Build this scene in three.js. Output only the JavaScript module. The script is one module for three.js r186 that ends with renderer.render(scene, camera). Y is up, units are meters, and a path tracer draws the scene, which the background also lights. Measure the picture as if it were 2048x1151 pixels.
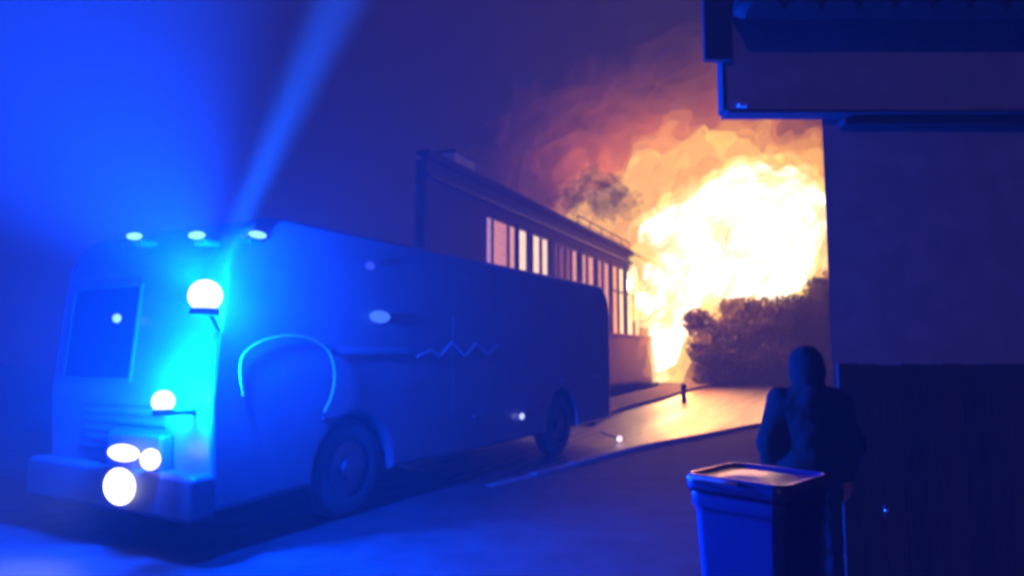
import * as THREE from 'three';
import { RoundedBoxGeometry } from 'three/addons/geometries/RoundedBoxGeometry.js';
import { MarchingCubes } from 'three/addons/objects/MarchingCubes.js';
import { mergeGeometries, mergeVertices } from 'three/addons/utils/BufferGeometryUtils.js';
import { createNoise2D, createNoise3D } from 'simplex-noise';

// ---------------------------------------------------------------- camera, sky, fill light, exposure
const scene = new THREE.Scene();
const F = 1400, EYE = 1.65, PITCH = Math.atan((702 - 575.5) / F);
const camera = new THREE.PerspectiveCamera(2 * Math.atan(575.5 / F) * 180 / Math.PI, 2048 / 1151, 0.05, 600);
camera.position.set(0, EYE, 0);
camera.rotation.set(PITCH, 0, 0);
camera.focus = 0.5;                       // the clip is soft everywhere: the phone focused too near
camera.userData.fStop = 9;
const renderer = new THREE.WebGLRenderer({ antialias: true });
renderer.setSize(1024, 575);
renderer.toneMapping = THREE.LinearToneMapping;
renderer.toneMappingExposure = 0.85;
renderer.shadowMap.enabled = true;
{
  const W = 64, H = 32, d = new Float32Array(W * H * 4);
  for (let y = 0; y < H; y++) for (let x = 0; x < W; x++) {
    const up = Math.max(0, (y + 0.5) / H * 2 - 1), o = (y * W + x) * 4, k = 1 - 0.45 * up;
    d[o] = 0.004 * k; d[o + 1] = 0.002 * k; d[o + 2] = 0.015 * k; d[o + 3] = 1;
  }
  const t = new THREE.DataTexture(d, W, H, THREE.RGBAFormat, THREE.FloatType);
  t.mapping = THREE.EquirectangularReflectionMapping; t.magFilter = THREE.LinearFilter; t.needsUpdate = true;
  scene.background = t; scene.environment = t;
}
const fillLight = new THREE.DirectionalLight(new THREE.Color().setRGB(1, 0.55, 0.9), 0.12);  // added pinkish fill from behind the camera, lifts the dark walls
fillLight.position.set(-25, 18, 60); fillLight.castShadow = true; fillLight.name = 'fillLight'; scene.add(fillLight, fillLight.target);
Object.assign(fillLight.shadow.camera, { left: -60, right: 60, top: 60, bottom: -60, near: 1, far: 200 });
scene.fog = new THREE.FogExp2(new THREE.Color().setRGB(1, 1, 1), 0.0065);        // smoke hanging in the street

const BLUE = new THREE.Color().setRGB(0.0, 0.055, 1), FIRE = new THREE.Color().setRGB(1, 0.26, 0.035);
const LAMP_A = 330, LAMP_B = 400, WASH = 2900, BEAM = 17000, FIRE_I = 40;

// ---------------------------------------------------------------- helpers
let seed = 7;
const rnd = () => { seed = (seed + 0x6d2b79f5) | 0; let t = Math.imul(seed ^ (seed >>> 15), 1 | seed); t = (t + Math.imul(t ^ (t >>> 7), 61 | t)) ^ t; return ((t ^ (t >>> 14)) >>> 0) / 4294967296; };
const rr = (a, b) => a + (b - a) * rnd();
const n2 = createNoise2D(rnd), n3 = createNoise3D(rnd);
const V = (x, y, z) => new THREE.Vector3(x, y, z);
const cp = Math.cos(PITCH), sp = Math.sin(PITCH);
const ray = (px, py) => { const x = (px - 1024) / F, y = (575.5 - py) / F; return V(x, y * cp + sp, -cp + y * sp); };
const at = (px, py, depth) => { const r = ray(px, py); return r.multiplyScalar(depth / -r.z).add(V(0, EYE, 0)); };
const gp = (px, py) => { const r = ray(px, py); return r.multiplyScalar(-EYE / r.y).add(V(0, EYE, 0)); };
const taken = {};
function numbered(name) { const k = taken[name] = (taken[name] ?? -1) + 1; return k ? name + '_' + String(k).padStart(3, '0') : name; }
function tag(o, label, category, group, kind) {
  if (label) o.userData.label = label;
  if (category) o.userData.category = category;
  if (group) o.userData.group = group;
  if (kind) o.userData.kind = kind;
  return o;
}
function thing(name, label, category, p = V(0, 0, 0), turn = 0, group) {
  const o = new THREE.Group(); o.name = numbered(name); o.position.copy(p); o.rotation.y = turn; scene.add(o);
  return tag(o, label, category, group);
}
function part(parent, name, geo, m, label) {
  const g = Array.isArray(geo) ? merge(geo) : geo;
  const o = new THREE.Mesh(g, m); o.name = parent === scene ? numbered(name) : name; o.castShadow = o.receiveShadow = true; parent.add(o);
  if (label) o.userData.label = label;
  return o;
}
function merge(list) {
  return mergeGeometries(list.map((g) => { g = g.index ? g.toNonIndexed() : g.clone(); for (const k of Object.keys(g.attributes)) if (!['position', 'normal', 'uv'].includes(k)) g.deleteAttribute(k); return g; }));
}
function metric(g) {                                          // uv in metres, from the axis each face looks along
  const p = g.attributes.position, n = g.attributes.normal, uv = new Float32Array(p.count * 2);
  for (let i = 0; i < p.count; i++) { const a = Math.abs(n.getX(i)), b = Math.abs(n.getY(i)), c = Math.abs(n.getZ(i)); uv[i * 2] = a > b && a > c ? p.getZ(i) : p.getX(i); uv[i * 2 + 1] = b >= a && b >= c ? p.getZ(i) : p.getY(i); }
  return g.setAttribute('uv', new THREE.BufferAttribute(uv, 2));
}
const prism = (pts, y0, y1) => metric(new THREE.ExtrudeGeometry(new THREE.Shape(pts.map(([x, z]) => new THREE.Vector2(x, -z))), { depth: y1 - y0, bevelEnabled: false }).rotateX(-Math.PI / 2).translate(0, y0, 0));
const bx = (w, h, d, x = 0, y = 0, z = 0, r = 0) => metric((r ? new RoundedBoxGeometry(w, h, d, 2, r) : new THREE.BoxGeometry(w, h, d)).translate(x, y, z));
const tube = (pts, r, seg = 24, rad = 8) => new THREE.TubeGeometry(new THREE.CatmullRomCurve3(pts), seg, r, rad);
const bar = (a, b, r, rad = 8) => { const d = b.clone().sub(a), g = new THREE.CylinderGeometry(r, r, d.length(), rad); g.applyQuaternion(new THREE.Quaternion().setFromUnitVectors(V(0, 1, 0), d.normalize())); return g.translate((a.x + b.x) / 2, (a.y + b.y) / 2, (a.z + b.z) / 2); };
const fbm2 = (x, y, o = 4) => { let s = 0, a = 0.5; for (let i = 0; i < o; i++, a *= 0.5, x *= 2.03, y *= 2.03) s += a * n2(x + 17 * i, y - 9 * i); return s; };
const fbm3 = (x, y, z, o = 3) => { let s = 0, a = 0.5; for (let i = 0; i < o; i++, a *= 0.5, x *= 2.03, y *= 2.03, z *= 2.03) s += a * n3(x + 17 * i, y - 9 * i, z); return s; };
function texture(size, fn, srgb = false) {                // fn(u, v) -> grey 0..1 or [r, g, b]; tiles by mirroring
  const d = new Uint8Array(size * size * 4);
  for (let y = 0; y < size; y++) for (let x = 0; x < size; x++) {
    let c = fn(x / size, y / size); if (typeof c === 'number') c = [c, c, c];
    for (let k = 0; k < 3; k++) d[(y * size + x) * 4 + k] = Math.max(0, Math.min(255, c[k] * 255));
    d[(y * size + x) * 4 + 3] = 255;
  }
  const t = new THREE.DataTexture(d, size, size); t.wrapS = t.wrapT = THREE.MirroredRepeatWrapping; t.magFilter = THREE.LinearFilter;
  if (srgb) t.colorSpace = THREE.SRGBColorSpace; t.needsUpdate = true; return t;
}
const rep = (t, u, v) => { const c = t.clone(); c.repeat.set(u, v); c.needsUpdate = true; return c; };
const C = (r, g, b) => new THREE.Color().setRGB(r, g, b);
const mat = (r, g, b, rough = 0.8, more = {}) => new THREE.MeshPhysicalMaterial({ color: C(r, g, b), roughness: rough, ...more });
const glow = (r, g, b, more = {}) => new THREE.MeshStandardMaterial({ color: C(0.02, 0.02, 0.02), roughness: 0.6, emissive: C(r, g, b), emissiveIntensity: 1, ...more });

// a closed surface where fn(x, y, z) = 0 inside the box centre c, half size h
function iso(fn, c, h, res, polys = 120000) {
  const mc = new MarchingCubes(res, new THREE.MeshStandardMaterial(), false, false, polys), n = mc.size, half = n / 2;
  for (let k = 0; k < n; k++) for (let j = 0; j < n; j++) for (let i = 0; i < n; i++)
    mc.field[i + j * n + k * n * n] = -fn(c.x + (i - half) / half * h.x, c.y + (j - half) / half * h.y, c.z + (k - half) / half * h.z);
  mc.isolation = 0; mc.update();
  const p = new Float32Array(mc.count * 3);
  for (let i = 0; i < mc.count; i++) { p[i * 3] = c.x + mc.positionArray[i * 3] * h.x; p[i * 3 + 1] = c.y + mc.positionArray[i * 3 + 1] * h.y; p[i * 3 + 2] = c.z + mc.positionArray[i * 3 + 2] * h.z; }
  let g = new THREE.BufferGeometry(); g.setAttribute('position', new THREE.BufferAttribute(p, 3));
  g = mergeVertices(g, 1e-4); g.computeVertexNormals(); return g;
}
const smin = (a, b, k) => { const h = Math.max(k - Math.abs(a - b), 0) / k; return Math.min(a, b) - h * h * k * 0.25; };
function capsule(px, py, pz, a, b, ra, rb) {
  const dx = b.x - a.x, dy = b.y - a.y, dz = b.z - a.z, t = Math.max(0, Math.min(1, ((px - a.x) * dx + (py - a.y) * dy + (pz - a.z) * dz) / (dx * dx + dy * dy + dz * dz + 1e-9)));
  return Math.hypot(px - a.x - dx * t, py - a.y - dy * t, pz - a.z - dz * t) - (ra + (rb - ra) * t);
}
const bones = (list, k) => (x, y, z) => { let d = 9; for (const [a, b, ra, rb] of list) d = smin(d, capsule(x, y, z, a, b, ra, rb), k); return d; };
function sheet(points, y, m, name, uvDir = 0) {            // a flat polygon on the ground; uv in metres, turned by uvDir
  const s = new THREE.Shape(points.map((p) => new THREE.Vector2(p.x, -p.z))), g = new THREE.ShapeGeometry(s), u = g.attributes.uv, p = g.attributes.position, c = Math.cos(uvDir), q = Math.sin(uvDir);
  for (let i = 0; i < u.count; i++) u.setXY(i, p.getX(i) * c + p.getY(i) * q, -p.getX(i) * q + p.getY(i) * c);
  g.rotateX(-Math.PI / 2).translate(0, y, 0);
  return tag(part(scene, name, g, m), null, null, null, 'structure');
}

// ---------------------------------------------------------------- ground, road, kerb
const grain = texture(512, (u, v) => 0.5 + 0.5 * fbm2(u * 60, v * 60, 3) + 0.25 * fbm2(u * 7, v * 7, 3));
const blotch = texture(512, (u, v) => 0.72 + 0.42 * fbm2(u * 6, v * 6, 5) + 0.12 * fbm2(u * 90, v * 90, 2));
const faint = texture(256, (u, v) => 0.86 + 0.14 * fbm2(u * 5, v * 5, 5) + 0.05 * fbm2(u * 60, v * 60, 2));
const streak = texture(512, (u, v) => 0.36 + 0.34 * fbm2(u * 1.6, v * 9, 3) + 0.1 * fbm2(u * 14, v * 40, 3));
const asphalt = mat(0.05, 0.048, 0.055, 0.85, { map: rep(blotch, 0.25, 0.25), bumpMap: rep(grain, 1, 1), bumpScale: 0.004 });
const wetRoad = mat(0.06, 0.056, 0.055, 1, { map: rep(blotch, 0.12, 0.12), roughnessMap: rep(streak, 0.035, 0.2), bumpMap: rep(grain, 0.9, 0.9), bumpScale: 0.003, clearcoat: 1, clearcoatRoughness: 0.37 });
sheet([V(-90, 0, 30), V(90, 0, 30), V(90, 0, -130), V(-90, 0, -130)], 0, asphalt, 'ground');
const kerbLine = [V(-0.3, 0, -8.8), gp(1140, 932), gp(1300, 893), gp(1420, 870), gp(1540, 848), V(9.5, 0, -18.6), V(17, 0, -22)];
const ROADDIR = Math.atan2(0.91, 0.4147);
sheet([...kerbLine, V(60, 0, -34), V(60, 0, -48), gp(1560, 776), gp(1395, 779), gp(1235, 826), V(-0.6, 0, -15), V(-2.4, 0, -11)], 0.004, wetRoad, 'road', ROADDIR);
const concrete = mat(0.3, 0.28, 0.27, 0.7, { map: rep(blotch, 0.6, 0.6), bumpMap: rep(grain, 1.5, 1.5), bumpScale: 0.002 });
const kerb = tag(thing('kerb'), null, null, null, 'structure');
function kerbRun(points, flat) {
  const curve = new THREE.CatmullRomCurve3(points, false, 'centripetal'), L = curve.getLength(), n = Math.round(L / 0.92);
  const g = new RoundedBoxGeometry(0.905, 0.2, 0.13, 2, 0.015);
  for (let i = 0; i < n; i++) {
    const p = curve.getPointAt((i + 0.5) / n), t = curve.getTangentAt((i + 0.5) / n), o = part(kerb, 'kerb_stone', g, concrete);
    o.position.set(p.x, flat(i) + rr(-0.003, 0.003), p.z); o.rotation.y = Math.atan2(-t.z, t.x) + rr(-0.006, 0.006);
  }
}
kerbRun(kerbLine, (i) => Math.min(-0.045, -0.085 + i * 0.02));
// the far pavement in front of the burning building, with its kerb and a strip of grass
const pavement = mat(0.16, 0.15, 0.15, 0.75, { map: rep(blotch, 0.4, 0.4), bumpMap: rep(grain, 1.2, 1.2), bumpScale: 0.002 });
const farKerb = [gp(1185, 850), gp(1235, 824), gp(1330, 797), gp(1395, 777), gp(1440, 770)];
kerbRun(farKerb, () => 0.02);
{
  const off = (p, d) => V(p.x - 0.91 * d, 0, p.z - 0.4147 * d);
  sheet([...farKerb.map((p) => off(p, 0.06)), off(farKerb[4], 1.6), off(farKerb[3], 1.6), off(farKerb[0], 1.6)], 0.115, pavement, 'pavement', ROADDIR);
  const grass = [], tuft = (p, s) => { const a = rr(0, 6.3), g = new THREE.BufferGeometry(), dx = Math.cos(a) * 0.02, dz = Math.sin(a) * 0.02, lx = rr(-0.05, 0.05), lz = rr(-0.05, 0.05); g.setAttribute('position', new THREE.Float32BufferAttribute([p.x - dx, 0.05, p.z - dz, p.x + dx, 0.05, p.z + dz, p.x + lx, 0.05 + s, p.z + lz], 3)); g.computeVertexNormals(); g.setAttribute('uv', new THREE.Float32BufferAttribute([0, 0, 1, 0, 0.5, 1], 2)); return g; };
  for (let i = 0; i < 5000; i++) { const t = rnd(), c = V().lerpVectors(farKerb[0], farKerb[3], t); grass.push(tuft(off(c, rr(1.65, 3.6)), rr(0.12, 0.34))); }
  tag(part(scene, 'grass', grass, mat(0.05, 0.075, 0.03, 0.9, { side: THREE.DoubleSide })), 'dark rough grass along the foot of the burning building', 'grass', null, 'stuff');
}

// ---------------------------------------------------------------- the burning building
const BD = Math.atan2(0.91, 0.4147);                         // its long wall runs away to the right
const bOrigin = V(-0.68 + (16.4 - 19.4) * 0.4557, 0, -16.4);
const hall = thing('burning_building', 'long flat-roofed building with a row of fire-lit windows, burning at its far end', 'building', bOrigin, BD);
hall.updateMatrixWorld(true);
const toHall = hall.matrixWorld.clone().invert();
function onPlane(inv, px, py, axis, value) {                 // where a sight line meets a plane of a thing's own axes
  const a = V(0, EYE, 0).applyMatrix4(inv), b = V(0, EYE, 0).add(ray(px, py)).applyMatrix4(inv), t = (value - a[axis]) / (b[axis] - a[axis]);
  return a.lerp(b, t);
}
const hx = (px, py) => onPlane(toHall, px, py, 'z', 0).x;
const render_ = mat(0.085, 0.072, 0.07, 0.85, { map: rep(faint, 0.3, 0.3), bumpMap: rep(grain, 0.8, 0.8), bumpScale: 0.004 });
const darkTrim = mat(0.035, 0.03, 0.03, 0.6), roofFelt = mat(0.04, 0.038, 0.04, 0.9, { map: rep(blotch, 0.3, 0.3) });
{
  const L = 23.6, T = 5.5, S = 2.4, R = 6.25, x0 = hx(973, 420);
  // walls: below and above the window band, the near pier, the back and the ends
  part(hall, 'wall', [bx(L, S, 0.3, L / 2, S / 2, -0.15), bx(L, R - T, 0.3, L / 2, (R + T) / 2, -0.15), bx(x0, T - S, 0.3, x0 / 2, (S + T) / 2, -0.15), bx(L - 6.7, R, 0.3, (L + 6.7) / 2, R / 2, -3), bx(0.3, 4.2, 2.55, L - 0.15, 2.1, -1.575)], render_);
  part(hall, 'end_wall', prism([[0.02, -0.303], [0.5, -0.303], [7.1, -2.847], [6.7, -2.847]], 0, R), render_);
  part(hall, 'roof', prism([[-0.1, 0.12], [L + 0.15, 0.12], [L + 0.15, -3.2], [7.4, -3.2]], R, R + 0.14), roofFelt);
  // coping stones along the parapet
  const cg = new RoundedBoxGeometry(1.17, 0.09, 0.42, 2, 0.015);
  for (let i = 0; i < 20; i++) part(hall, 'coping_stone', cg, render_).position.set(0.6 + i * 1.18, R + 0.186 + rr(-0.008, 0.008), -0.12);
  part(hall, 'gutter', [bx(L, 0.1, 0.12, L / 2, T + 0.34, 0.062)], darkTrim);
  // a safety rail on the roof towards the far end
  const ra = hx(1170, 455), rb = hx(1272, 512), rail = [bar(V(ra, R + 0.75, -0.3), V(rb, R + 0.75, -0.3), 0.03), bar(V(ra, R + 0.5, -0.3), V(rb, R + 0.5, -0.3), 0.02)];
  for (let i = 0; i <= 5; i++) rail.push(bar(V(ra + (rb - ra) * i / 5, R + 0.2, -0.3), V(ra + (rb - ra) * i / 5, R + 0.75, -0.3), 0.025));
  part(hall, 'roof_rail', rail, darkTrim);
  // windows: [left, right, tone] of each pane as the photo shows them, grouped into windows
  const tones = { pink: [0.95, 0.34, 0.24], rose: [1.25, 0.52, 0.33], cream: [1.9, 1.25, 0.72], dim: [0.36, 0.1, 0.12], pale: [0.75, 0.38, 0.5], hot: [2.6, 1.7, 0.75], amber: [1.7, 0.7, 0.24] };
  const soot = texture(128, (u, v) => 0.8 + 0.35 * fbm2(u * 9, v * 5, 3));
  const lit = Object.fromEntries(Object.entries(tones).map(([k, c]) => [k, glow(...c, { emissiveMap: soot })]));
  const windows = [
    [[976, 990, 'pale'], [991, 1021, 'pink'], [1023, 1036, 'rose']], [[1041, 1059, 'cream']], [[1069, 1085, 'cream'], [1088, 1101, 'cream']],
    [[1113, 1121, 'dim'], [1126, 1134, 'dim'], [1139, 1147, 'dim'], [1148, 1159, 'rose']], [[1167, 1177, 'rose'], [1180, 1192, 'rose']], [[1198, 1208, 'pink'], [1212, 1222, 'rose']],
    [[1227, 1238, 'amber'], [1241, 1250, 'hot']], [[1255, 1268, 'hot'], [1271, 1281, 'hot']], [[1285, 1292, 'amber'], [1294, 1302, 'hot']],
  ];
  let last = x0;
  const piers = [];
  for (const w of windows) {
    const a = hx(w[0][0], 500), b = hx(w.at(-1)[1], 500), fr = 0.05, win = new THREE.Group();
    if (a - fr - last > 0.02) piers.push(bx(a - fr - last, T - S, 0.28, (a - fr + last) / 2, (S + T) / 2, -0.15));
    last = b + fr;
    win.name = 'window'; hall.add(win);
    const g = [bx(b - a + 2 * fr, 0.06, 0.12, (a + b) / 2, S + 0.03, -0.1), bx(b - a + 2 * fr, 0.06, 0.12, (a + b) / 2, T - 0.03, -0.1), bx(fr, T - S - 0.12, 0.12, a - fr / 2, (S + T) / 2, -0.1), bx(fr, T - S - 0.12, 0.12, b + fr / 2, (S + T) / 2, -0.1)];
    w.forEach(([l, r, tone], i) => {
      const pa = hx(l, 500), pb = hx(r, 500);
      if (i) { const q = hx(w[i - 1][1], 500); g.push(bx(Math.max(0.03, pa - q), T - S - 0.12, 0.1, (pa + q) / 2, (S + T) / 2, -0.1)); }
      part(win, 'pane', bx(pb - pa, T - S - 0.12, 0.02, (pa + pb) / 2, (S + T) / 2, -0.14), lit[tone]);
    });
    if (w[0][0] > 1200) g.push(bx(b - a, 0.08, 0.08, (a + b) / 2, 4.35, -0.09));
    part(win, 'frame', g, darkTrim);
    part(win, 'sill', bx(b - a + 0.16, 0.07, 0.16, (a + b) / 2, S - 0.04, 0.08), render_);
  }
  piers.push(bx(L - last, T - S, 0.28, (L + last) / 2, (S + T) / 2, -0.15));
  for (const g of piers) part(hall, 'pier', g, render_);
  // added pale box standing in for a lit patch above the near roof
  const q = onPlane(toHall, 914, 318, 'z', -0.5), lan = new THREE.Group(); lan.name = 'pale_box'; hall.add(lan);
  part(lan, 'panel', bx(1.2, 0.5, 0.5, q.x, R + 0.42, q.z, 0.03), mat(0.7, 0.68, 0.66, 0.6));
  part(lan, 'frame', [bx(1.26, 0.05, 0.56, q.x, R + 0.155, q.z), bx(1.26, 0.05, 0.56, q.x, R + 0.695, q.z)], darkTrim);
}

// ---------------------------------------------------------------- flames and smoke
const blobs = (list, k) => { const s = list.map(([px, py, r, d]) => { const p = at(px, py, d); return [p, r * d / F]; }); return (x, y, z) => { let m = 99; for (const [p, r] of s) m = smin(m, Math.hypot(x - p.x, y - p.y, z - p.z) - r, k); return m; }; };
const neck = [[1318, 738, 12, 38], [1322, 705, 20, 38], [1332, 665, 30, 38], [1343, 620, 40, 38.5], [1350, 575, 52, 39], [1292, 545, 20, 36], [1284, 600, 20, 35], [1258, 575, 14, 33.3]];
const ball = [[1400, 510, 80, 39.5], [1470, 470, 108, 40], [1535, 460, 98, 40], [1580, 450, 66, 40], [1475, 400, 62, 40], [1560, 400, 52, 40], [1596, 392, 32, 40], [1375, 485, 66, 40], [1325, 475, 36, 40], [1535, 545, 56, 40], [1592, 540, 38, 40], [1450, 552, 44, 40]];
const flameField = blobs([...neck, ...ball], 1.1), wideField = blobs([...neck, ...ball, [1250, 450, 48, 41], [1205, 432, 34, 42], [1300, 390, 46, 41], [1365, 345, 40, 41], [1450, 325, 36, 41], [1640, 470, 30, 40]], 1.4);
const fireCentre = at(1450, 520, 39.5), fireHalf = V(10.5, 9.5, 7);
const flame = thing('flame', 'huge white-hot ball of flame billowing up past the end of the burning building', 'fire');
{
  const lick = (off, amp, f, field = flameField) => (x, y, z) => field(x, y, z) - off + amp * fbm3(x * f, (y - 0.3 * x) * f * 0.8, z * f, off < 0.6 ? 2 : 3);
  const soft = (r, g, b, o) => new THREE.MeshStandardMaterial({ color: C(0, 0, 0), roughness: 1, emissive: C(r, g, b), transparent: true, opacity: o });
  part(flame, 'flame_core', iso(lick(0.0, 0.7, 0.36), fireCentre, fireHalf, 72), glow(9, 7.6, 5.6));
  part(flame, 'inner_flame', iso(lick(0.2, 1.2, 0.38), fireCentre, fireHalf, 64), soft(3.6, 3, 1.5, 0.3));
  part(flame, 'inner_flame', iso(lick(0.45, 1.5, 0.36), fireCentre, fireHalf, 64), soft(2.6, 2.0, 0.5, 0.28));
  part(flame, 'middle_flame', iso(lick(0.5, 1.9, 0.34, wideField), fireCentre, fireHalf, 64), soft(2.3, 1.3, 0.2, 0.26));
  part(flame, 'middle_flame', iso(lick(0.85, 2.3, 0.3, wideField), fireCentre, fireHalf, 64), soft(1.6, 0.68, 0.08, 0.2));
  part(flame, 'outer_flame', iso(lick(1.2, 2.7, 0.3, wideField), fireCentre, fireHalf, 60), soft(1.2, 0.38, 0.04, 0.18));
}
for (const [px, py, d, k, r] of [[1345, 665, 35.8, 5, 45], [1385, 600, 35, 4.5, 60], [1490, 530, 34.4, 3, 90], [1500, 260, 46.5, 2.4, 90], [1330, 320, 46.5, 5, 90], [1200, 352, 46, 2.6, 70], [1655, 400, 46, 1.5, 60]]) {  // lights deep in the smoke are added to colour it, away from the flames
  const l = new THREE.PointLight(FIRE, FIRE_I * k); l.name = 'flame'; l.position.copy(at(px, py, d)); l.shadow.radius = r; l.castShadow = true; scene.add(l);
}
function smoke(name, label, list, k, amp, f, margin, res, layers) {
  const box = new THREE.Box3(); for (const b of list) { const p = at(b[0], b[1], b[3]), q = b[2] * b[3] / F + margin; box.expandByPoint(p.clone().addScalar(q)); box.expandByPoint(p.clone().addScalar(-q)); }
  const c = box.getCenter(V()), half = box.getSize(V()).multiplyScalar(0.5);
  const field = blobs(list, k), o = thing(name, label, 'smoke'); o.userData.kind = 'stuff';
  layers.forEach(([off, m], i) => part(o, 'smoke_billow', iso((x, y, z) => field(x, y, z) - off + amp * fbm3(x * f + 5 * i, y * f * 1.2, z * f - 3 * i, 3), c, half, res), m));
}
const smokeM = (r, g, b, through, opacity) => new THREE.MeshPhysicalMaterial({ color: C(r, g, b), roughness: 1, transmission: through, thickness: 0, transparent: true, opacity, specularIntensity: 0 });
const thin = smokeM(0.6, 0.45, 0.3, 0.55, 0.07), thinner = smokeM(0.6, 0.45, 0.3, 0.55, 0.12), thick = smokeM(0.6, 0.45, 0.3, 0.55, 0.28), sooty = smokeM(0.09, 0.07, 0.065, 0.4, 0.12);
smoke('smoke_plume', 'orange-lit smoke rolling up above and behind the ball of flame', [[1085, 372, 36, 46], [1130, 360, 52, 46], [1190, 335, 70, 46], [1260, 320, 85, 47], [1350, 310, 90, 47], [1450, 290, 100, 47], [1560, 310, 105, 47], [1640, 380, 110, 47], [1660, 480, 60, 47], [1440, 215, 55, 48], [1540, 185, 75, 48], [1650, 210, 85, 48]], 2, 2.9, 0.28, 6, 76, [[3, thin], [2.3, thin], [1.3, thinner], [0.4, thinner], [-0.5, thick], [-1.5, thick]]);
smoke('smoke_puff', 'small dark curl of smoke rising over the edge of the flat roof', [[1196, 368, 9, 28], [1175, 388, 10, 28], [1212, 392, 14, 28], [1140, 402, 8, 27], [1245, 408, 10, 29]], 0.5, 0.75, 0.8, 1.4, 64, [[0.4, sooty], [0.24, sooty], [0.1, sooty], [-0.05, sooty]]);

// ---------------------------------------------------------------- trees behind the road, a bollard
const leafM = mat(0.042, 0.05, 0.026, 0.8, { side: THREE.DoubleSide }), bark = mat(0.06, 0.045, 0.035, 0.9);
function tree(px, depth, h, w, label, lobes = 7, leaves = 2600) {
  const b = at(px, 702, depth), t = thing('tree', label, 'tree', V(b.x, 0, b.z), 0, null), gs = [], th = h * 0.55;
  gs.push(new THREE.CylinderGeometry(0.05, 0.13, th, 9).translate(0, th / 2, 0));
  const L = [];
  for (let i = 0; i < lobes; i++) { const a = rr(0, 6.3), r = w * rr(0.05, 0.4), p = V(Math.cos(a) * r, h * rr(0.3, 0.9), Math.sin(a) * r); L.push([p, w * rr(0.12, 0.27)]); gs.push(bar(V(0, p.y * 0.55, 0), p, 0.035, 6)); }
  part(t, 'trunk', gs, bark);
  const pos = [], nor = V(), q = V();
  for (let i = 0; i < leaves; i++) {
    const [p, r] = L[Math.floor(rnd() * L.length)];
    q.set(rr(-1, 1), rr(-1, 1), rr(-1, 1)).normalize().multiplyScalar(r * Math.sqrt(rr(0.01, 1.5))).multiply(V(1, 0.8, 1)).add(p);
    const s = rr(0.07, 0.16), u = V(rr(-1, 1), rr(-1, 1), rr(-1, 1)).normalize().multiplyScalar(s), v = V(rr(-1, 1), rr(-1, 1), rr(-1, 1)).cross(u).normalize().multiplyScalar(s * 0.55);
    const A = q.clone().add(u), B = q.clone().add(v), D = q.clone().sub(u), E = q.clone().sub(v);
    pos.push(...A, ...B, ...D, ...A, ...D, ...E);
  }
  const g = new THREE.BufferGeometry(); g.setAttribute('position', new THREE.Float32BufferAttribute(pos, 3)); g.computeVertexNormals();
  part(t, 'crown', g, leafM);
}
tree(1428, 35, 3.9, 3.0, 'dark bushy tree closest to the foot of the fire, behind the lit road', 15, 4200);
tree(1480, 36.5, 4.5, 3.2, 'dark bushy tree second from the fire, behind the lit road', 15, 4200);
tree(1540, 35, 4.3, 3.4, 'dark bushy tree in the middle of the row behind the lit road', 15, 4200);
tree(1596, 36.5, 4.9, 3.6, 'dark tree in the row behind the lit road, above the standing person', 16, 4600);
tree(1650, 35, 5.6, 3.6, 'dark tree at the right end of the row, next to the house corner', 16, 4600);
tree(1712, 36, 6.8, 4.4, 'tall dark tree hidden mostly behind the house corner', 16, 4600);
{                                                            // the unlit hedge below them, too dense to count its stems
  const pos = [], a = at(1392, 702, 34), b = at(1760, 702, 33.5);
  for (let i = 0; i < 9000; i++) {
    const t = rnd(), q = V(a.x + (b.x - a.x) * t, 0, a.z + rr(-1, 1) * 0.9).setY(rr(0.02, 1) * (1.7 + 0.5 * n2(t * 7, 3))), s = rr(0.06, 0.13), u = V(rr(-1, 1), rr(-1, 1), rr(-1, 1)).normalize().multiplyScalar(s), v = V(rr(-1, 1), rr(-1, 1), rr(-1, 1)).cross(u).normalize().multiplyScalar(s * 0.6);
    const A = q.clone().add(u), B = q.clone().add(v), D = q.clone().sub(u), E = q.clone().sub(v); pos.push(...A, ...B, ...D, ...A, ...D, ...E);
  }
  const g = new THREE.BufferGeometry(); g.setAttribute('position', new THREE.Float32BufferAttribute(pos, 3)); g.computeVertexNormals();
  const h = thing('hedge', 'low dark hedge along the far side of the lit road, under the trees', 'hedge'); part(h, 'foliage', g, leafM);
}
{
  const p = gp(1368, 803), b = thing('bollard', 'short dark bollard at the road edge below the fire', 'bollard', p);
  part(b, 'post', new THREE.LatheGeometry([[0, 0], [0.11, 0], [0.11, 0.05], [0.085, 0.07], [0.08, 0.44], [0.1, 0.46], [0.1, 0.52], [0.07, 0.57], [0, 0.6]].map((q) => new THREE.Vector2(...q)), 20), darkTrim);
  part(b, 'band', new THREE.CylinderGeometry(0.086, 0.086, 0.05, 20, 1, true).translate(0, 0.36, 0), mat(0.3, 0.28, 0.28, 0.4));
}

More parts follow.
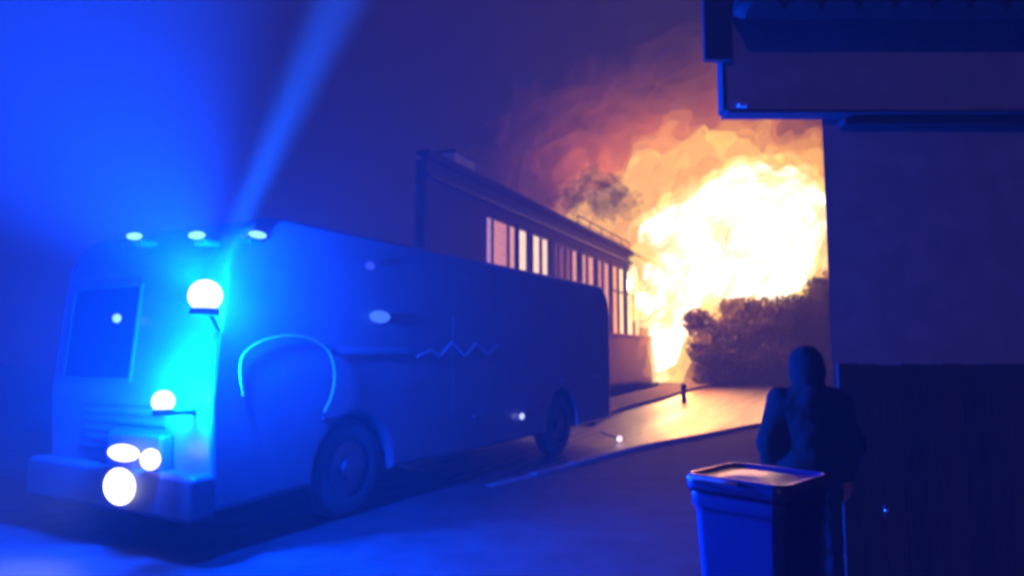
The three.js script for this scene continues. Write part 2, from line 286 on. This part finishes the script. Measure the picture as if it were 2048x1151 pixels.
// ---------------------------------------------------------------- the emergency vehicle with its blue lamps
const vAng = Math.atan2(0.8729, 0.4879), vp = V((430 - 1024) / F * 5.64, 0, -5.64);
const truck = thing('emergency_vehicle', 'long high-sided emergency vehicle filling the left side, blue lamps and headlamps lit on its front', 'emergency vehicle', vp, vAng);
truck.updateMatrixWorld(true);
const toTruck = truck.matrixWorld.clone().invert();
const onSide = (px, py, z = 0.06) => onPlane(toTruck, px, py, 'z', z), onFront = (px, py, x = -0.06) => onPlane(toTruck, px, py, 'x', x);
{
  const paint = mat(0.115, 0.115, 0.12, 0.4, { clearcoat: 0.5, clearcoatRoughness: 0.2, map: rep(faint, 0.3, 0.3) }), glass = mat(0.01, 0.01, 0.015, 0.08), rubber = mat(0.055, 0.055, 0.055, 0.85), steel = mat(0.2, 0.2, 0.21, 0.5, { metalness: 1 }), black = mat(0.055, 0.055, 0.057, 0.55), pale = mat(0.3, 0.3, 0.32, 0.45);
  const s = new THREE.Shape(); const L = 8.7, H = 2.85, W = 2.35;
  s.moveTo(0.1, 0.42); s.lineTo(0.05, 1.25); s.lineTo(0.14, 2.3); s.quadraticCurveTo(0.2, 2.8, 0.75, H - 0.05); s.lineTo(L - 0.5, H - 0.05); s.quadraticCurveTo(L - 0.05, H - 0.05, L - 0.05, H - 0.6); s.lineTo(L - 0.05, 0.45);
  s.lineTo(7.3, 0.45); s.absarc(6.6, 0.45, 0.66, 0, Math.PI, false); s.lineTo(2.35, 0.45); s.absarc(1.7, 0.45, 0.62, 0, Math.PI, false); s.lineTo(0.1, 0.42);
  const g = new THREE.ExtrudeGeometry(s, { depth: W - 0.1, bevelEnabled: true, bevelSize: 0.05, bevelThickness: 0.05, bevelSegments: 3, curveSegments: 14 }).translate(0, 0, -W + 0.05); metric(g);
  part(truck, 'body', g, paint);
  part(truck, 'chassis', [bx(L - 0.6, 0.25, 1.2, L / 2, 0.45, -W / 2)], black);
  for (const [x, z] of [[1.7, -0.2], [1.7, -W + 0.2], [6.6, -0.2], [6.6, -W + 0.2]]) {
    const w = new THREE.Group(); w.name = 'wheel'; w.position.set(x, 0.48, z); truck.add(w);
    part(w, 'tyre', new THREE.LatheGeometry([[0.28, -0.13], [0.42, -0.14], [0.475, -0.1], [0.48, 0], [0.475, 0.1], [0.42, 0.14], [0.28, 0.13]].map((q) => new THREE.Vector2(...q)), 32).rotateX(Math.PI / 2), rubber);
    part(w, 'rim', [new THREE.CylinderGeometry(0.285, 0.285, 0.18, 28).rotateX(Math.PI / 2), new THREE.CylinderGeometry(0.11, 0.13, 0.3, 16).rotateX(Math.PI / 2)], steel);
  }
  // cab glass, doors, lockers
  {                                                          // the windscreen lies in the slope of the front
    const ws = new THREE.Group(); ws.name = 'windscreen'; ws.position.set(0.044, 1.82, -1.62); ws.rotation.z = -0.086; truck.add(ws);
    part(ws, 'pane', bx(0.02, 0.82, 1.0, 0, 0, 0, 0.006), glass);
    part(ws, 'seal', [bx(0.026, 0.03, 1.06, 0, 0.425, 0), bx(0.026, 0.03, 1.06, 0, -0.425, 0), bx(0.026, 0.82, 0.03, 0, 0, 0.515), bx(0.026, 0.82, 0.03, 0, 0, -0.515)], rubber);
  }
  part(truck, 'door_handle', bx(0.16, 0.03, 0.03, 1.28, 1.02, 0.02, 0.008), steel);
  for (let i = 0; i < 4; i++) {
    const x = 3.4 + i * 1.3, lk = new THREE.Group(); lk.name = 'locker_shutter'; truck.add(lk);
    for (let k = 0; k < 14; k++) if (!(i === 2 && k < 4) && !(i === 3 && k < 4)) part(lk, 'slat', bx(1.18, 0.085, 0.02, x + 0.6, 0.85 + k * 0.092, -0.006, 0.006), i < 5 ? paint : steel);
    part(lk, 'handle', bx(0.3, 0.035, 0.04, x + 0.6, i > 1 ? 1.2 : 0.82, 0.03, 0.01), steel);
  }
  part(truck, 'bumper', bx(0.22, 0.36, W + 0.04, -0.05, 0.5, -W / 2, 0.05), black);
  const gr = []; for (let i = 0; i < 6; i++) gr.push(bx(0.03, 0.035, 1.2, 0.015, 0.8 + i * 0.075, -W / 2, 0.01)); part(truck, 'grille', gr, black);
  // the pale arched rail on the cab side
  part(truck, 'arch_rail', tube([[487, 792], [481, 750], [484, 714], [508, 690], [548, 675], [590, 672], [630, 681], [659, 706], [669, 745], [664, 788], [648, 825]].map(([x, y]) => onSide(x, y, 0.09)), 0.013, 60), pale);
  // zigzag reflective marks along the side
  const zig = [], zz = [[835, 712], [862, 700], [880, 712], [905, 683], [930, 712], [952, 686], [975, 708], [996, 690]].map(([x, y]) => onSide(x, y, 0.06));
  for (let i = 0; i + 1 < zz.length; i++) zig.push(bar(zz[i], zz[i + 1], 0.014, 6)); part(truck, 'zigzag_marking', zig, mat(0.22, 0.22, 0.23, 0.6));
  const sa = onSide(660, 700, 0.055), sb = onSide(815, 700, 0.055); part(truck, 'side_stripe', bx(sb.x - sa.x, 0.07, 0.02, (sa.x + sb.x) / 2, (sa.y + sb.y) / 2, 0.055), mat(0.14, 0.14, 0.15, 0.6));
  // small lamps, and glowing blobs for reflected glints: [pixel x, y, radii, colour]
  const lens = (name, p, rx, ry, rz, c) => part(truck, name, new THREE.SphereGeometry(1, 20, 12).scale(rx, ry, rz).translate(p.x, p.y, p.z), glow(...c));
  lens('side_glint', onSide(760, 633), 0.16, 0.065, 0.04, [0.08, 0.22, 1.0]);  // glowing blob in place of a reflection on the bodywork
  lens('upper_side_glint', onSide(740, 531), 0.07, 0.04, 0.02, [0.05, 0.08, 0.8]);  // fainter reflected glint, also given its own glow
  lens('marker_lamp', onSide(1044, 832), 0.05, 0.045, 0.03, [0.9, 0.95, 2.0]);
  const st = onSide(1239, 877, 0.28); part(truck, 'marker_stalk', bar(V(st.x - 0.2, st.y + 0.12, 0), st, 0.015), rubber); lens('marker_lamp', st, 0.055, 0.05, 0.05, [2.2, 1.5, 2.0]);
  for (const [x, y, f] of [[268, 472, onFront], [393, 470, onFront], [515, 469, onSide]]) { const p = f(x, y); lens('roof_lamp', p, f === onFront ? 0.05 : 0.09, 0.03, f === onFront ? 0.085 : 0.04, [0.5, 1.3, 1.8]); part(truck, 'lamp_holder', bx(0.16, 0.05, 0.16, p.x + (f === onFront ? 0.1 : 0), p.y - 0.05, p.z - (f === onSide ? 0.08 : 0), 0.015), black); }
  lens('windscreen_glint', onFront(233, 636), 0.03, 0.04, 0.045, [0.5, 1.0, 1.8]);  // reflection on the windscreen, made to glow by itself
  // the two big blue beacons
  const beacon = (p, r, base, I, label) => {
    const b = new THREE.Group(); b.name = 'blue_light'; truck.add(b); b.userData.label = label;
    part(b, 'beacon_lens', new THREE.SphereGeometry(r, 28, 18).translate(p.x, p.y, p.z), glow(1.7, 1.9, 2.6));
    part(b, 'bracket', [bar(base, V(p.x + (base.x - p.x) * 0.2, p.y - r, p.z + (base.z - p.z) * 0.2), 0.025), new THREE.CylinderGeometry(r * 0.8, r * 0.9, 0.05, 20).translate(p.x, p.y - r * 0.98, p.z)], black);
    const l = new THREE.PointLight(BLUE, I); l.name = 'blue_light'; l.position.copy(p.clone().applyMatrix4(truck.matrixWorld)); l.shadow.radius = r * 45; l.castShadow = true; scene.add(l);
    return l.position;
  };
  const pa = onSide(410, 591, 0.36), lp = beacon(pa, 0.12, V(0.1, pa.y - 0.25, -0.08), LAMP_A, 'large blue beacon on a bracket at the upper cab corner');
  const pb = onFront(326, 802, -0.28); beacon(pb, 0.085, V(0, pb.y - 0.1, pb.z), LAMP_B, 'smaller blue beacon low on the front');
  const flareBeam = new THREE.SpotLight(C(0.0, 0.09, 1), BEAM, 0, 0.1, 0.9); flareBeam.name = 'blue_light'; flareBeam.position.copy(lp); flareBeam.target.position.copy(at(712, -80, 5.9)); flareBeam.shadow.radius = 4; flareBeam.castShadow = true; scene.add(flareBeam, flareBeam.target);  // added narrow spot that draws the flare streak above the beacon
  const hazeWash = new THREE.SpotLight(BLUE, WASH, 0, 0.85, 0.7); hazeWash.name = 'blue_light'; hazeWash.position.copy(lp); hazeWash.target.position.copy(lp).add(V(-0.62, 1, 0.1)); hazeWash.shadow.radius = 4; hazeWash.castShadow = true; scene.add(hazeWash, hazeWash.target);  // added wide spot that fills the haze up and left with blue
  // headlamps
  const h1 = onFront(238, 972, -0.2), h2 = onFront(300, 918, -0.2), h3 = onFront(246, 905, -0.2);
  const head = new THREE.Group(); head.name = 'headlamp'; truck.add(head);
  part(head, 'lens', new THREE.SphereGeometry(1, 24, 14).scale(0.06, 0.15, 0.2).translate(h1.x, h1.y, h1.z), glow(2.6, 2.6, 2.8));
  part(head, 'upper_lens', [new THREE.SphereGeometry(1, 24, 14).scale(0.06, 0.085, 0.1).translate(h2.x, h2.y, h2.z), new THREE.SphereGeometry(1, 24, 14).scale(0.06, 0.07, 0.2).translate(h3.x, h3.y, h3.z)], glow(2.4, 2.1, 2.4));
  part(head, 'surround', bx(0.14, 0.6, 0.75, -0.04, (h1.y + h2.y) / 2, h1.z, 0.04), black);
  const hl = new THREE.SpotLight(C(0.7, 0.8, 1), 9, 0, 1.2, 1); hl.name = 'headlamp'; hl.position.copy(V(h1.x - 0.1, h1.y, h1.z).applyMatrix4(truck.matrixWorld)); hl.target.position.copy(V(h1.x - 5, h1.y - 0.6, h1.z - 1).applyMatrix4(truck.matrixWorld)); hl.shadow.radius = 6; hl.castShadow = true; scene.add(hl, hl.target);
}

// ---------------------------------------------------------------- the house on the right
const house = thing('house', 'dark house corner with an overhanging upper gable on the right', 'house', at(1663, 702, 5.2).setY(0), 0);
const wallM = mat(0.5, 0.44, 0.5, 0.85, { map: rep(faint, 0.5, 0.5), bumpMap: rep(grain, 1, 1), bumpScale: 0.004 });
{
  const H = at(1655, 232, 5.2).y;
  part(house, 'wall', prism([[0, 0], [5, 0], [7, -4.5], [3.4, -4.5]], 0, 6), wallM);
  const x0 = at(1455, 232, 5.06).x - house.position.x, top = at(1500, 62, 5.06).y;
  part(house, 'dark_end_cover', bx(0.03, top + 1 - H, 0.13, x0 - 0.012, (top + 1 + H) / 2, 0.07), mat(0.06, 0.05, 0.05, 0.8));  // added dark strip so the panel end looks unlit by the beacons
  part(house, 'gable_panel', bx(5 - x0, top + 1 - H, 0.12, (5 + x0) / 2, (top + 1 + H) / 2, 0.07, 0.01), wallM);
  part(house, 'drip_edge', bx(5 - x0, 0.02, 0.16, (5 + x0) / 2, H - 0.013, 0.07), mat(0.07, 0.06, 0.06, 0.7));
  part(house, 'fixing', bx(0.07, 0.03, 0.06, at(1490, 228, 5.0).x - house.position.x, H + 0.025, 0.15, 0.008), mat(0.7, 0.7, 0.72, 0.4));
  const x1 = at(1411, 60, 4.98).x - house.position.x, e0 = at(1430, 116, 4.98).y;
  part(house, 'barge_board', [bx(0.2, 3, 0.06, x1 + 0.1, e0 + 1.5, 0.17)], darkTrim);
  const tg = new THREE.CylinderGeometry(0.14, 0.14, 0.32, 14, 1, false, 0, Math.PI).rotateZ(Math.PI / 2).rotateY(Math.PI / 2).rotateX(0.0);
  for (let r = 0; r < 3; r++) for (let i = 0; i < 15; i++) { const t = part(house, 'roof_tile', tg, roofFelt); t.position.set(x1 + 0.35 + i * 0.26, top + 0.02 + r * 0.17, 0.32 - r * 0.22); t.rotation.set(0.55 + rr(-0.03, 0.03), 0, 0); }
  part(house, 'roof', bx(5 - x1, 0.06, 0.5, (5.2 + x1) / 2, top + 0.55, 0.02).applyMatrix4(new THREE.Matrix4()), roofFelt);
  const band = at(1690, 236, 5.1).x - house.position.x;
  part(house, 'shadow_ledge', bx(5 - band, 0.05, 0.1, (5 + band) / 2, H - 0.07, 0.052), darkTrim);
}
{
  const p = at(1671, 702, 5.0), f = thing('board_gate', 'dark upright-boarded gate against the house wall, at the right edge', 'gate', p.setY(0));
  const wood = [0, 1, 2].map((k) => mat(0.09 + 0.015 * k, 0.072 + 0.012 * k, 0.058 + 0.009 * k, 0.8, { map: rep(blotch, 2 + k, 0.5) })), bg = new RoundedBoxGeometry(0.142, 1.5, 0.022, 2, 0.004);
  for (let i = 0; i < 14; i++) part(f, 'board', bg, wood[i % 3]).position.set(0.08 + i * 0.147, 0.81 + rr(-0.006, 0.006), rr(-0.002, 0.002));
  for (const y of [0.3, 1.3]) part(f, 'rail', bx(2.1, 0.1, 0.03, 1.05, y, -0.027), wood[1]);
  const l = at(1772, 1020, 4.97); part(f, 'latch', [bx(0.03, 0.09, 0.02, l.x - p.x, l.y, 0.022, 0.006), new THREE.SphereGeometry(0.02, 14, 10).translate(l.x - p.x, l.y, 0.045)], mat(0.6, 0.6, 0.62, 0.25, { metalness: 1 }));
}

// ---------------------------------------------------------------- the wheelie bin
{
  const c = at(1508, 702, 2.95), bin = thing('wheelie_bin', 'blue plastic wheelie bin with its lid shut, in front of the standing person', 'bin', c.setY(0), -0.8);
  const plastic = mat(0.035, 0.06, 0.19, 0.36), lidM = mat(0.04, 0.06, 0.17, 0.3), H = at(1500, 945, 2.95).y;
  const ring = (w, d, r) => { const s = new THREE.Shape(); s.moveTo(-w + r, -d); s.lineTo(w - r, -d); s.absarc(w - r, -d + r, r, -Math.PI / 2, 0); s.lineTo(w, d - r); s.absarc(w - r, d - r, r, 0, Math.PI / 2); s.lineTo(-w + r, d); s.absarc(-w + r, d - r, r, Math.PI / 2, Math.PI); s.lineTo(-w, -d + r); s.absarc(-w + r, -d + r, r, Math.PI, Math.PI * 1.5); return s.getPoints(10); };
  const loft = (levels) => {                                   // stacked rounded rectangles, closed at both ends
    const pos = [], idx = [], n = ring(0.2, 0.2, 0.05).length;
    for (const [y, w, d, r] of levels) for (const q of ring(w, d, r)) pos.push(q.x, y, q.y);
    for (let l = 0; l + 1 < levels.length; l++) for (let i = 0; i < n; i++) { const a = l * n + i, b = l * n + (i + 1) % n; idx.push(a, a + n, b, b, a + n, b + n); }
    const y0 = pos.length / 3; pos.push(0, levels[0][0], 0, 0, levels.at(-1)[0], 0);
    const e = (levels.length - 1) * n; for (let i = 0; i < n; i++) idx.push(y0, i, (i + 1) % n, y0 + 1, e + (i + 1) % n, e + i);
    let g = new THREE.BufferGeometry(); g.setAttribute('position', new THREE.Float32BufferAttribute(pos, 3)); g.setIndex(idx); g = mergeVertices(g, 1e-5); g.computeVertexNormals(); return g;
  };
  bin.scale.set(0.74, 1, 0.64);
  part(bin, 'body', loft([[0.06, 0.2, 0.2, 0.05], [0.07, 0.205, 0.22, 0.06], [H - 0.16, 0.262, 0.3, 0.07], [H - 0.13, 0.265, 0.305, 0.07], [H - 0.128, 0.278, 0.318, 0.075], [H - 0.075, 0.282, 0.322, 0.075], [H - 0.07, 0.27, 0.31, 0.07]]), plastic);
  part(bin, 'lid', loft([[H - 0.068, 0.296, 0.335, 0.08], [H - 0.05, 0.302, 0.34, 0.085], [H - 0.03, 0.302, 0.34, 0.085], [H - 0.012, 0.299, 0.337, 0.085], [H, 0.288, 0.325, 0.08], [H, 0.274, 0.31, 0.075], [H - 0.014, 0.255, 0.29, 0.07], [H - 0.016, 0.2, 0.24, 0.07], [H - 0.004, 0.1, 0.14, 0.06], [H - 0.002, 0.03, 0.04, 0.02]]), lidM);
  part(bin, 'pale_lid_loop', tube([V(-0.26, H - 0.02, 0.3), V(-0.25, H - 0.012, 0.362), V(-0.1, H - 0.008, 0.378), V(0.02, H - 0.012, 0.362), V(0.03, H - 0.02, 0.3)], 0.008), mat(0.7, 0.68, 0.68, 0.25));  // pale loop added for the bright reflection along the lid edge
  part(bin, 'hinge_bar', bar(V(-0.24, H - 0.06, -0.37), V(0.24, H - 0.06, -0.37), 0.016), plastic);
  for (const s of [-1, 1]) part(bin, 'wheel', new THREE.CylinderGeometry(0.1, 0.1, 0.045, 24).rotateZ(Math.PI / 2).translate(s * 0.225, 0.1, -0.27), mat(0.02, 0.02, 0.02, 0.8));
  part(bin, 'axle', bar(V(-0.22, 0.1, -0.27), V(0.22, 0.1, -0.27), 0.012), darkTrim);
}

// ---------------------------------------------------------------- the onlooker
{
  const c = at(1612, 702, 4.6), man = thing('person', 'person in dark hooded jacket standing behind the bin, watching the fire', 'person', c.setY(0), Math.PI - 0.2);
  // faces +z in own axes; turned to look away from the camera
  const J = { hip: V(0, 0.9, 0), chest: V(0, 1.22, -0.01), neck: V(0, 1.38, -0.01), head: V(0, 1.54, 0.02) };
  const arm = (s) => [V(s * 0.18, 1.33, -0.01), V(s * 0.25, 1.06, -0.03), V(s * 0.24, 0.84, 0.07)], leg = (s) => [V(s * 0.09, 0.86, 0), V(s * 0.1, 0.47, 0.015), V(s * 0.11, 0.09, -0.02), V(s * 0.125, 0.04, 0.13)];
  const flesh = [[V(0, 1.5, 0.0), V(0, 1.56, 0.015), 0.078, 0.088], [V(0, 1.46, 0.045), V(0, 1.5, 0.05), 0.045, 0.06], [V(0, 1.515, 0.1), V(0, 1.49, 0.117), 0.011, 0.014], [V(-0.08, 1.52, 0), V(-0.084, 1.545, -0.005), 0.011, 0.013], [V(0.08, 1.52, 0), V(0.084, 1.545, -0.005), 0.011, 0.013], [V(0, 1.33, -0.01), V(0, 1.46, 0), 0.058, 0.054],
    [V(-0.08, 1.28, 0), V(0.08, 1.28, 0), 0.1, 0.1], [V(0, 1.25, 0), V(0, 1.0, 0), 0.12, 0.11], [V(-0.06, 0.92, 0), V(0.06, 0.92, 0), 0.11, 0.11]];
  for (const s of [-1, 1]) { const [a, b, d] = arm(s), [p, q, r, t] = leg(s); flesh.push([a, b, 0.052, 0.042], [b, d, 0.042, 0.028], [p, q, 0.085, 0.055], [q, r, 0.055, 0.036], [r, t, 0.036, 0.03]); }
  const handG = [];
  for (const s of [-1, 1]) {
    const w = arm(s)[2], list = [[w, V(w.x, w.y - 0.07, w.z + 0.015), 0.026, 0.03]];
    [[0.032, 0.075], [0.011, 0.085], [-0.011, 0.08], [-0.031, 0.062]].forEach(([o, l]) => { const k = V(w.x + s * 0.004, w.y - 0.085, w.z + 0.018 + o), m = V(k.x - s * 0.004, k.y - l * 0.5, k.z + 0.006), e = V(m.x - s * 0.018, m.y - l * 0.42, m.z + 0.004); list.push([V(w.x, w.y - 0.05, w.z + 0.015 + o * 0.6), k, 0.013, 0.011], [k, m, 0.0105, 0.009], [m, e, 0.009, 0.0075]); });
    list.push([V(w.x, w.y - 0.03, w.z + 0.03), V(w.x - s * 0.012, w.y - 0.065, w.z + 0.062), 0.014, 0.011], [V(w.x - s * 0.012, w.y - 0.065, w.z + 0.062), V(w.x - s * 0.016, w.y - 0.1, w.z + 0.066), 0.011, 0.008]);
    handG.push(iso(bones(list, 0.012), V(w.x, w.y - 0.08, w.z + 0.02), V(0.12, 0.13, 0.12), 72));
  }
  const skin = mat(0.42, 0.25, 0.18, 0.55), cloth = mat(0.02, 0.015, 0.013, 0.95, { specularIntensity: 0.4 }), jean = mat(0.02, 0.022, 0.04, 0.9);
  const body = part(man, 'body', [iso(bones(flesh, 0.06), V(0, 0.84, 0), V(0.5, 0.88, 0.5), 118, 200000), ...handG].map((g) => { g.deleteAttribute('uv'); return g; }), skin);
  const jb = [[V(-0.085, 1.29, 0), V(0.085, 1.29, 0), 0.118, 0.118], [V(0, 1.25, 0), V(0, 0.98, 0), 0.155, 0.16], [V(-0.07, 0.9, 0), V(0.07, 0.9, 0), 0.145, 0.145], [V(0, 1.36, -0.015), V(0, 1.43, -0.02), 0.085, 0.075], [V(0, 1.42, -0.07), V(0, 1.36, -0.11), 0.06, 0.05]];
  for (const s of [-1, 1]) { const [a, b, d] = arm(s); jb.push([a, b, 0.08, 0.066], [b, V().lerpVectors(b, d, 0.93), 0.066, 0.046]); }
  const jf = bones(jb, 0.07);
  part(man, 'jacket', iso((x, y, z) => Math.max(jf(x, y, z) + 0.012 * fbm3(x * 9, y * 7, z * 9, 2), 0.8 - y), V(0, 1.1, 0), V(0.5, 0.5, 0.5), 84), cloth);
  const tb = [[V(-0.06, 0.9, 0), V(0.06, 0.9, 0), 0.13, 0.13]];
  for (const s of [-1, 1]) { const [p, q, r] = leg(s); tb.push([p, q, 0.105, 0.078], [q, V(r.x, 0.09, r.z), 0.078, 0.07]); }
  part(man, 'trousers', iso((x, y, z) => Math.max(bones(tb, 0.04)(x, y, z) + 0.008 * fbm3(x * 11, y * 9, z * 11, 2), 0.06 - y), V(0, 0.52, 0), V(0.52, 0.52, 0.52), 72), jean);
  for (const s of [-1, 1]) { const [, , r, t] = leg(s); part(man, 'shoe', iso((x, y, z) => Math.max(bones([[V(r.x, 0.06, r.z - 0.03), V(t.x, 0.05, t.z), 0.052, 0.048], [V(r.x, 0.06, r.z - 0.02), V(r.x, 0.13, r.z), 0.05, 0.05]], 0.03)(x, y, z), 0.004 - y), V(r.x, 0.1, 0.05), V(0.2, 0.2, 0.2), 44), darkTrim); }
  const hood = bones([[V(0, 1.53, -0.012), V(0, 1.58, 0.0), 0.108, 0.106], [V(0, 1.45, -0.035), V(0, 1.52, -0.03), 0.085, 0.095], [V(0, 1.38, -0.03), V(0, 1.46, -0.03), 0.1, 0.085]], 0.05), faceHole = bones([[V(0, 1.53, 0.13), V(0, 1.55, 0.13), 0.085, 0.085]], 0.01);
  part(man, 'hood', iso((x, y, z) => Math.max(hood(x, y, z) + 0.006 * fbm3(x * 14, y * 14, z * 14, 2), -faceHole(x, y, z)), V(0, 1.5, 0), V(0.22, 0.22, 0.22), 64), cloth);
}

renderer.render(scene, camera);
